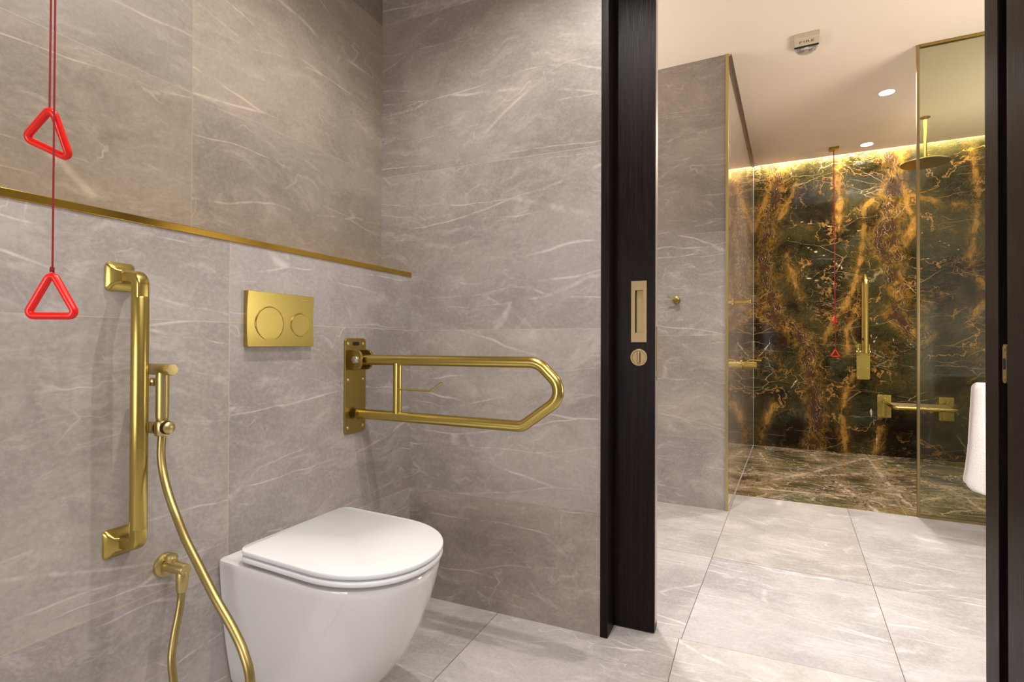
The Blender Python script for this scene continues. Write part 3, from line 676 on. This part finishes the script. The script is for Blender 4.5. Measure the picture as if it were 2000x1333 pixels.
H1 = [(SX, SY, .789), (SX, SY, .76), (-1.115, .722, .719), (-1.098, .717, .679), (-1.067, .708, .643), (-1.034, .701, .609), (-.99, .688, .578), (-.941, .678, .543), (-.874, .664, .498), (-.819, .657, .457), (-.784, .651, .425), (-.766, .648, .385),
      (-.770, .650, .30), (-.80, .655, .215), (-.86, .67, .150), (-.93, .69, .120), (-1.00, .71, .125), (-1.06, .730, .165), (-1.096, .742, .230), (-1.112, .746, .286), (-1.125, .760, .325), (-1.133, .774, .360), (-1.1365, .7815, .388), (-1.137, .783, .400), (-1.137, .783, .4075)]
MB().tube(smooth_path(H1, 7), .0078, 18).build('hose', 'hose', spr)
val = thing('angle_valve', 'small round brass angle valve on the left wall feeding the hose', 'valve', (XL, .786, .45))
MB().lathe((XL, .786, .456), (1, 0, 0), [(0, .0265), (.003, .0270), (.008, .0255), (.0115, .0200), (.012, .0135), (.070, .0128), (.072, .0118), (.0722, 0)], 40).build('valve_body', 'brass_soft', val)
MB().tube([(-1.137, .7855, .452), (-1.137, .785, .445), (-1.137, .784, .420), (-1.137, .783, .408)], [.0110, .0128, .0118, .0095], 28).build('outlet_collar', 'brass_soft', val)
MB().lathe((XL + .022, .786, .468), (.15, 0, 1), [(0, .0125), (.009, .0130), (.013, .0105), (.0145, .005), (.0148, 0)], 28).build('knob', 'brass_soft', val)

# ------------------------------------------------------------------ drop-down support rails (the same model down and folded up)
def support_rail(label, Fm, name='drop_down_rail', folded=False, length=.70):
    """local: wall plane x=0, rail along +x, plate centred on y=0, z up from plate foot"""
    T = Fm
    th = thing(name, label, 'support rail', (0, 0, 0), T)
    def mb(): return MB(T)
    pm = mb().prism(rrect(-.05, .05, 0, .31, .012), 'x', 0, .006); pm.build('wall_plate', 'brass_dark' if not folded else 'brass', th, bevel=.0012)
    hz, lz = .240, .064
    if folded:
        # up against the wall: loop runs up from the hinge, standing out from the wall
        hx = .030
        pts = fillet([(hx + .012, 0, hz - .005), (hx + .012, 0, hz + .600), (hx + .07, 0, hz + .668), (hx + .188, 0, hz + .585), (hx + .188, 0, hz - .010)], [0, .05, .05, .05, 0], 8)
        rail = mb().tube(pts, .0190, 28).build('loop', 'brass', th)
        mb().tube([(hx + .012, 0, hz + .11), (hx + .188, 0, hz + .11)], .0150, 24).build('cross_tube', 'brass', th)
        mb().box((.006, -.046, hz - .030), (.040, -.030, hz + .028)).build('hinge_cheek', 'brass', th, bevel=.004)
        mb().box((.006, .030, hz - .030), (.040, .046, hz + .028)).build('hinge_cheek', 'brass', th, bevel=.004)
        mb().cyl((.026, -.052, hz), (.026, .052, hz), .010, 24).build('hinge_pin', 'screw', th)
    else:
        L = length
        pts = fillet([(.034, 0, hz), (L - .052, 0, hz + .002), (L + .034, 0, hz - .082), (L - .100, 0, lz - .004), (.026, 0, lz)], [0, .062, .058, .040, 0], 10)
        mb().tube(pts, .0162, 32).build('loop', 'brass', th)
        cr = mb().tube([(.172, 0, lz), (.172, 0, hz)], .0140, 28).build('cross_tube', 'brass', th)
        mb().cyl((.020, 0, lz), (.030, 0, lz), .0185, 32).build('end_sleeve', 'brass_dark', th)
        for s_, nm in ((-1, 'hinge_cheek'), (1, 'hinge_cheek')):
            pr = [(.006, hz - .033), (.030, hz - .033)] + [(.030 + .024 * math.sin(math.radians(a)), hz - .009 - .024 * math.cos(math.radians(a))) for a in range(15, 90, 15)] + \
                 [(.054, hz - .009), (.054, hz + .009)] + [(.030 + .024 * math.cos(math.radians(a)), hz + .009 + .024 * math.sin(math.radians(a))) for a in range(15, 90, 15)] + [(.030, hz + .033), (.006, hz + .033)]
            mb().prism(pr, 'y', s_ * .026 - .004, s_ * .026 + .004).build(nm, 'brass_dark', th, bevel=.0012)
        mb().lathe((.032, -.030, hz), (0, -1, 0), [(0, .0135), (.005, .0135), (.009, .011), (.0105, .006), (.0108, 0)], 28).build('hinge_bolt', 'screw', th)
        rh = fillet([(.172, 0, .150), (.300, 0, .149), (.338, 0, .176)], .006, 5)
        h = mb().tube([(p.x, -.006, p.z) for p in rh], .0031, 14).build('paper_holder', 'brass', th)
    for y, z in ((-.036, .020), (.036, .020), (-.036, .175 if not folded else .10), (.036, .175 if not folded else .10), (-.036, .292), (.036, .292)):
        mb().lathe((.006, y, z), (1, 0, 0), [(0, .0062), (.0018, .0058), (.0026, .0035), (.0026, 0)], 18).build('screw', 'brass_soft', th)
    if not folded:
        mb().prism(rrect(-.016, .016, .286, .298, .0055), 'x', .0055, .0066).build('key_slot', 'groove', th)
    return th
support_rail('brass drop-down support rail, lowered level beside the toilet, holding a paper-roll bar', Matrix.Translation((XL, 1.408, .657)))
# folded one in the shower: far-room frame, rail's +x turned to -y
Tf = B @ Matrix.Translation((.549, YF, .650)) @ Matrix.Rotation(-math.pi / 2, 4, 'Z')
support_rail('brass support rail folded upright against the green marble wall of the shower', Tf, folded=True)

# ------------------------------------------------------------------ emergency pull cords
def swung_triangle(c, V, r):
    """the same loop swung round its cord: V holds the two free corners as (right, up, away) from the apex"""
    rt, fw = Vector((math.cos(YAW), math.sin(YAW), 0)), Vector((-math.sin(YAW), math.cos(YAW), 0))
    P = [Vector(c)] + [Vector(c) + rt * a + Vector((0, 0, b)) + fw * d for a, b, d in V]; out = []
    for i in range(3):
        a, b, d = P[i - 1], P[i], P[(i + 1) % 3]; out += fillet([a.lerp(b, .5), b, b.lerp(d, .5)], r * 1.25, 6)[1:-1]
    return out
def triangle(c, size, tilt, yaw, r, M_=I4):
    """closed triangular loop hanging from c, c is the apex"""
    h = size * .86
    P = [Vector((0, 0, 0)), Vector((-size / 2, 0, -h)), Vector((size / 2, 0, -h))]
    out = []
    for i in range(3):
        a, b, d = P[i - 1], P[i], P[(i + 1) % 3]; f = fillet([a.lerp(b, .5), b, b.lerp(d, .5)], r * 1.25, 6)[1:-1]; out += f
    R = Matrix.Rotation(yaw, 3, 'Z') @ Matrix.Rotation(tilt, 3, 'Y')
    return [Vector(c) + R @ p for p in out]
def pull_cord(label, frame, top, pts_main, tri_low, pts_side, tri_up, r_c, r_t, size, size_up, yaw, yaw_up, tilt_up, sw, swung=None):
    th = thing('emergency_pull_cord', label, 'pull cord', top, frame)
    MB(frame).tube(pts_main, r_c, 10).build('cord', 'cord', th)
    if pts_side: MB(frame).tube(pts_side, r_c, 10).build('cord', 'cord', th)
    MB(frame).tube(triangle(tri_low, size, 0, yaw, r_t), r_t, 16, closed=True).build('pull_triangle', 'red', th)
    MB(frame).tube(swung_triangle(tri_up, swung, r_t) if swung else triangle(tri_up, size_up, tilt_up, yaw_up, r_t), r_t, 16, closed=True).build('pull_triangle', 'red', th)
    MB(frame).tube([Vector(tri_low) + Vector((math.cos(a) * r_c * 1.6, math.sin(a) * r_c * 1.6, .003 + .004 * math.sin(2.3 * a))) for a in [k * .5 for k in range(26)]], r_c * .8, 8).build('knot', 'cord', th)
    MB(frame).box((top[0] - sw, top[1] - sw, top[2] - .022), (top[0] + sw, top[1] + sw, top[2])).build('ceiling_switch', 'brass_dark', th, bevel=.004)
    return th
cx, cy_ = -.971, .461
pull_cord('red emergency cord with two large red triangles hanging before the near left wall', I4, (cx, cy_, CEIL),
          [(cx + .000, cy_, CEIL - .02), (cx + .001, cy_, 1.9), (cx + .0012, cy_, 1.31), (cx + .001, cy_, 1.06)], (cx, cy_, 1.058),
          [(cx - .003, cy_ + .002, CEIL - .02), (cx - .0078, cy_ - .001, 1.6), (cx - .0092, cy_ - .001, 1.3065)], (cx - .0045, cy_ - .0005, 1.3090),
          .0013, .0057, .078, .070, YAW, YAW + .25, .36, .04, swung=[(-.0585, -.0400, .0195), (.0105, -.0720, .0235)])
sx, sy = .322, 5.30
pull_cord('thin red emergency cord with two small triangles hanging inside the shower', B, (.313, sy, CEILB),
          [(.313, sy, CEILB - .02), (.318, sy, 1.9), (sx + .002, sy, .91)], (sx, sy, .912),
          [(.311, sy + .004, CEILB - .02), (.316, sy + .004, 1.9), (sx - .004, sy + .006, 1.20)], (sx - .003, sy + .008, 1.198),
          .0022, .0050, .068, .064, .3, .9, .10, .036)

# ------------------------------------------------------------------ shower fittings
hd = thing('rain_shower_head', 'round flat brass rain shower head on a ceiling arm behind the glass', 'shower head', (.93, 4.98, CEILB), B)
hx, hy, hz = .862, 4.88, 2.285
MB(B).lathe((hx, hy, CEILB), (0, 0, -1), [(0, .032), (.006, .032), (.008, .028), (.010, 0)], 32).build('ceiling_rose', 'brass', hd)
MB(B).cyl((hx, hy, CEILB - .008), (hx, hy, hz + .016), .0115, 24).build('arm', 'brass', hd)
MB(B).lathe((hx, hy, hz - .006), (0, 0, 1), [(0, .150), (.002, .152), (.006, .152), (.009, .149), (.012, .03), (.022, .014), (.024, .012)], 64).build('head_plate', 'brass_dark', hd)

# mixer and hook on the side wall
mk = thing('hook_bar', 'small brass peg with a round flange high on the polished side wall', 'hook', (XS, 3.60, 1.213), B)
MB(B).lathe((XS, 3.60, 1.213), (1, 0, 0), [(0, .022), (.007, .022), (.010, .010)], 24).build('flange', 'brass', mk)
MB(B).cyl((XS + .006, 3.60, 1.213), (XS + .105, 3.60, 1.213), .008, 20).build('peg', 'brass', mk)
MB(B).lathe((XS + .095, 3.60, 1.213), (1, 0, 0), [(0, .008), (.002, .015), (.009, .015), (.011, .010)], 24).build('peg_end', 'brass', mk)
mx = thing('shower_mixer', 'brass shower mixer with lever sticking out of the polished side wall', 'mixer', (XS, 4.224, .804), B)
MB(B).lathe((XS, 4.224, .804), (1, 0, 0), [(0, .036), (.008, .036), (.012, .024), (.100, .024), (.103, .020)], 32).build('body', 'brass', mx)
MB(B).tube([(XS + .03, 4.20, .825), (XS + .06, 4.19, .842), (XS + .135, 4.17, .838)], .0045, 12).build('lever', 'brass', mx)

# robe hook on the hall wall
rh = thing('robe_hook', 'small round brass robe hook on the grey stone wall beyond the door', 'robe hook', (-.610, Y3, 1.214), B)
MB(B).lathe((-.610, Y3, 1.214), (0, -1, 0), [(0, .021), (.003, .022), (.006, .021), (.008, .010), (.028, .008), (.030, .017), (.036, .018), (.038, .014)], 32).build('hook_body', 'brass', rh)
MB(B).tube([(-.610, Y3 - .03, 1.214), (-.640, Y3 - .045, 1.226), (-.655, Y3 - .05, 1.236)], .0045, 12).build('hook_arm', 'brass', rh)

# folding shower seat
st = thing('folding_bench', 'fold-down shower seat with a brass tube frame low on the marble wall', 'folding seat', (.92, YF, .42), B)
for x in (.700, 1.124):
    MB(B).prism(rrect(x - .050, x + .050, .328, .523, .006), 'y', YF - .006, YF).build('wall_plate', 'brass', st, bevel=.001)
    for dx in (-.038, .038):
        for z in (.345, .508): MB(B).lathe((x + dx, YF - .006, z), (0, -1, 0), [(0, .006), (.002, .005), (.0025, 0)], 14).build('screw', 'brass_soft', st)
    MB(B).box((x - .006, YF - .060, .335), (x + .006, YF - .006, .500)).build('hinge_bracket', 'brass', st, bevel=.003)
MB(B).tube(fillet([(.700, YF - .035, .462), (.722, 5.225, .450), (1.118, 5.225, .450), (1.124, YF - .035, .462)], .035, 8), .0145, 20).build('seat_frame', 'brass', st)
for k in range(4):
    y = YF - .075 - k * .068
    MB(B).box((.715, y - .022, .4505 + (y - 5.225) * .03), (1.112, y + .022, .4575 + (y - 5.225) * .03)).build('slat', 'champagne', st, bevel=.002)

# glass screen
gs = thing('shower_screen', 'fixed clear glass shower panel in a slim brass frame, right of the shower opening', 'shower screen', (1.05, YS, 0), B)
MB(B).box((.6262, YS - .005, .0125), (XR - .005, YS + .005, CEILB - .016)).build('glass_pane', 'glass', gs)
MB(B).box((.6135, YS - .010, .0), (.6265, YS + .010, CEILB - .002)).build('edge_profile', 'profile', gs, bevel=.001)
MB(B).box((.6265, YS - .010, .0), (XR - .004, YS + .010, .013)).build('bottom_profile', 'profile', gs, bevel=.001)
MB(B).box((.630, YS - .012, CEILB - .016), (XR - .004, YS + .012, CEILB - .002)).build('top_profile', 'brass_dark', gs, bevel=.001)

# towel and its rail
tl = thing('towel_rail', 'brass towel rail under the folded white towel at the right door jamb', 'towel rail', (XR, 3.29, .755), B)
MB(B).tube([(.775, 3.29, .738), (XR - .002, 3.29, .738)], .010, 20).build('rail', 'brass', tl)
MB(B).lathe((XR, 3.29, .738), (-1, 0, 0), [(0, .026), (.006, .026), (.010, .012)], 24).build('flange', 'brass', tl)
def towel():
    # cross-section: inverted U, four layers thick, with wavering left edge
    def xl(z):
        K = [(.78, .770), (.757, .757), (.60, .750), (.476, .744), (.353, .733), (.300, .724), (.270, .738), (.24, .80), (.2, .82)]
        for (z0, x0), (z1, x1) in zip(K, K[1:]):
            if z1 <= z <= z0: return x1 + (x0 - x1) * (z - z1) / (z0 - z1)
        return K[0][1] if z > .78 else K[-1][1]
    n, m_ = 44, 26; prof = []
    T, top, bot, rad = .020, .776, .262, .012
    for i in range(n + 1): prof.append((-1, bot + (top - .02 - bot) * i / n))
    outer, inner = [], []
    L = [(-.034, bot + (top - .03 - bot) * i / 22) for i in range(23)] + [(.034 * -math.cos(math.pi * k / 10), top - .03 + .03 * math.sin(math.pi * k / 10)) for k in range(1, 10)] + [(.034, top - .03 - (top - .06 - bot) * i / 22) for i in range(23)]
    Li = [(y * .42, min(z, top - .022 - .0 * abs(y))) for y, z in L]
    x_end = 1.16; vs = []
    N = len(L)
    for j in range(m_ + 1):
        for (y, z), (yi, zi) in zip(L, Li):
            f = j / m_
            x = xl(z) * (1 - f) + x_end * f
            drop = .035 * math.sin(min(1, f * 3) * math.pi / 2) if z < .3 else 0
            wob = mnoise.noise(Vector((x * 9, y * 12, z * 7))) * .006
            rnd = .75 if j == 0 else (.92 if j == 1 else 1)
            vs.append((x + wob * .6, 3.29 + y * rnd + wob * (1 + .6 * math.sin(x * 40)), z - drop * (z < .3) + wob * .4))
        for (y, z), (yi, zi) in zip(L, Li):
            f = j / m_; x = xl(z) * (1 - f) + x_end * f
            vs.append((x + (.004 if j == 0 else 0), 3.29 + yi, zi))
    fs = []
    R = 2 * N
    for j in range(m_):
        for i in range(N - 1):
            fs.append((j * R + i, j * R + i + 1, (j + 1) * R + i + 1, (j + 1) * R + i))
            fs.append((j * R + N + i, (j + 1) * R + N + i, (j + 1) * R + N + i + 1, j * R + N + i + 1))
        for i in (0, N - 1): fs.append((j * R + i, (j + 1) * R + i, (j + 1) * R + N + i, j * R + N + i))
    for j in (0, m_):
        for i in range(N - 1): fs.append((j * R + i, j * R + i + 1, j * R + N + i + 1, j * R + N + i))
    o_ = MB(B).add(vs, fs, True).build('towel', 'towel', origin=(.95, 3.29, .26), angle=180, subsurf=1)
    tag(o_, 'thick white terry towel hanging just left of the right-hand door jamb', 'towel')
towel()

# ------------------------------------------------------------------ ceiling things
for (x, y), lb in (((.553, 4.282), 'nearer of the two bright round lamps set in the ceiling'), ((.550, 5.325), 'farther ceiling lamp, close above the green marble wall')):
    d = thing('recessed_downlight', lb, 'downlight', (x, y, CEILB), B, 'round recessed ceiling lamps over the shower')
    MB(B).lathe((x, y, CEILB), (0, 0, -1), [(0, .052), (.002, .052), (.004, .048), (.004, .044), (.001, .043), (.001, 0)], 40).build('bezel', 'bezel', d)
    MB(B).lathe((x, y, CEILB - .0012), (0, 0, -1), [(0, .042), (.0012, .042), (.0014, 0)], 40).build('lens', 'bulb', d)
fb_ = thing('fire_beacon', 'small pale fire alarm beacon lettered FIRE on the ceiling', 'alarm beacon', (.07, 3.30, CEILB), B)
MB(B).box((.008, 3.264, CEILB - .030), (.130, 3.350, CEILB)).build('housing', 'beacon', fb_, bevel=.004)
def lens():
    rings = []
    for d, s_ in ((0, 1), (.016, 1), (.030, .95), (.042, .80), (.047, .5)):
        rings.append([(.069 + (x - .069) * s_, 3.352 + (y - 3.352) * s_, CEILB - .002 - d) for x, y in
                      [(.011, 3.354), (.011, 3.395), (.020, 3.425), (.044, 3.447), (.069, 3.452), (.094, 3.447), (.118, 3.425), (.127, 3.395), (.127, 3.354)]])
    MB(B).loft(rings).build('lens', 'clear', fb_)
lens()
MB(B).box((.030, 3.360, CEILB - .030), (.062, 3.400, CEILB - .003)).box((.076, 3.360, CEILB - .030), (.108, 3.400, CEILB - .003)).build('reflector', 'mirror', fb_, bevel=.004)
MB(B).box((.010, 3.350, CEILB - .036), (.128, 3.3545, CEILB)).build('gasket', 'black', fb_)
# lettering on the housing's underside, upright as read from the door
text('FIRE', .036, 'darkred', B @ Matrix(((1, 0, 0, .069), (0, -1, 0, 3.305), (0, 0, -1, CEILB - .0303), (0, 0, 0, 1))), fb_, 'lettering', .0004)

for o in bpy.data.objects:
    if '_org' in o: del o['_org']
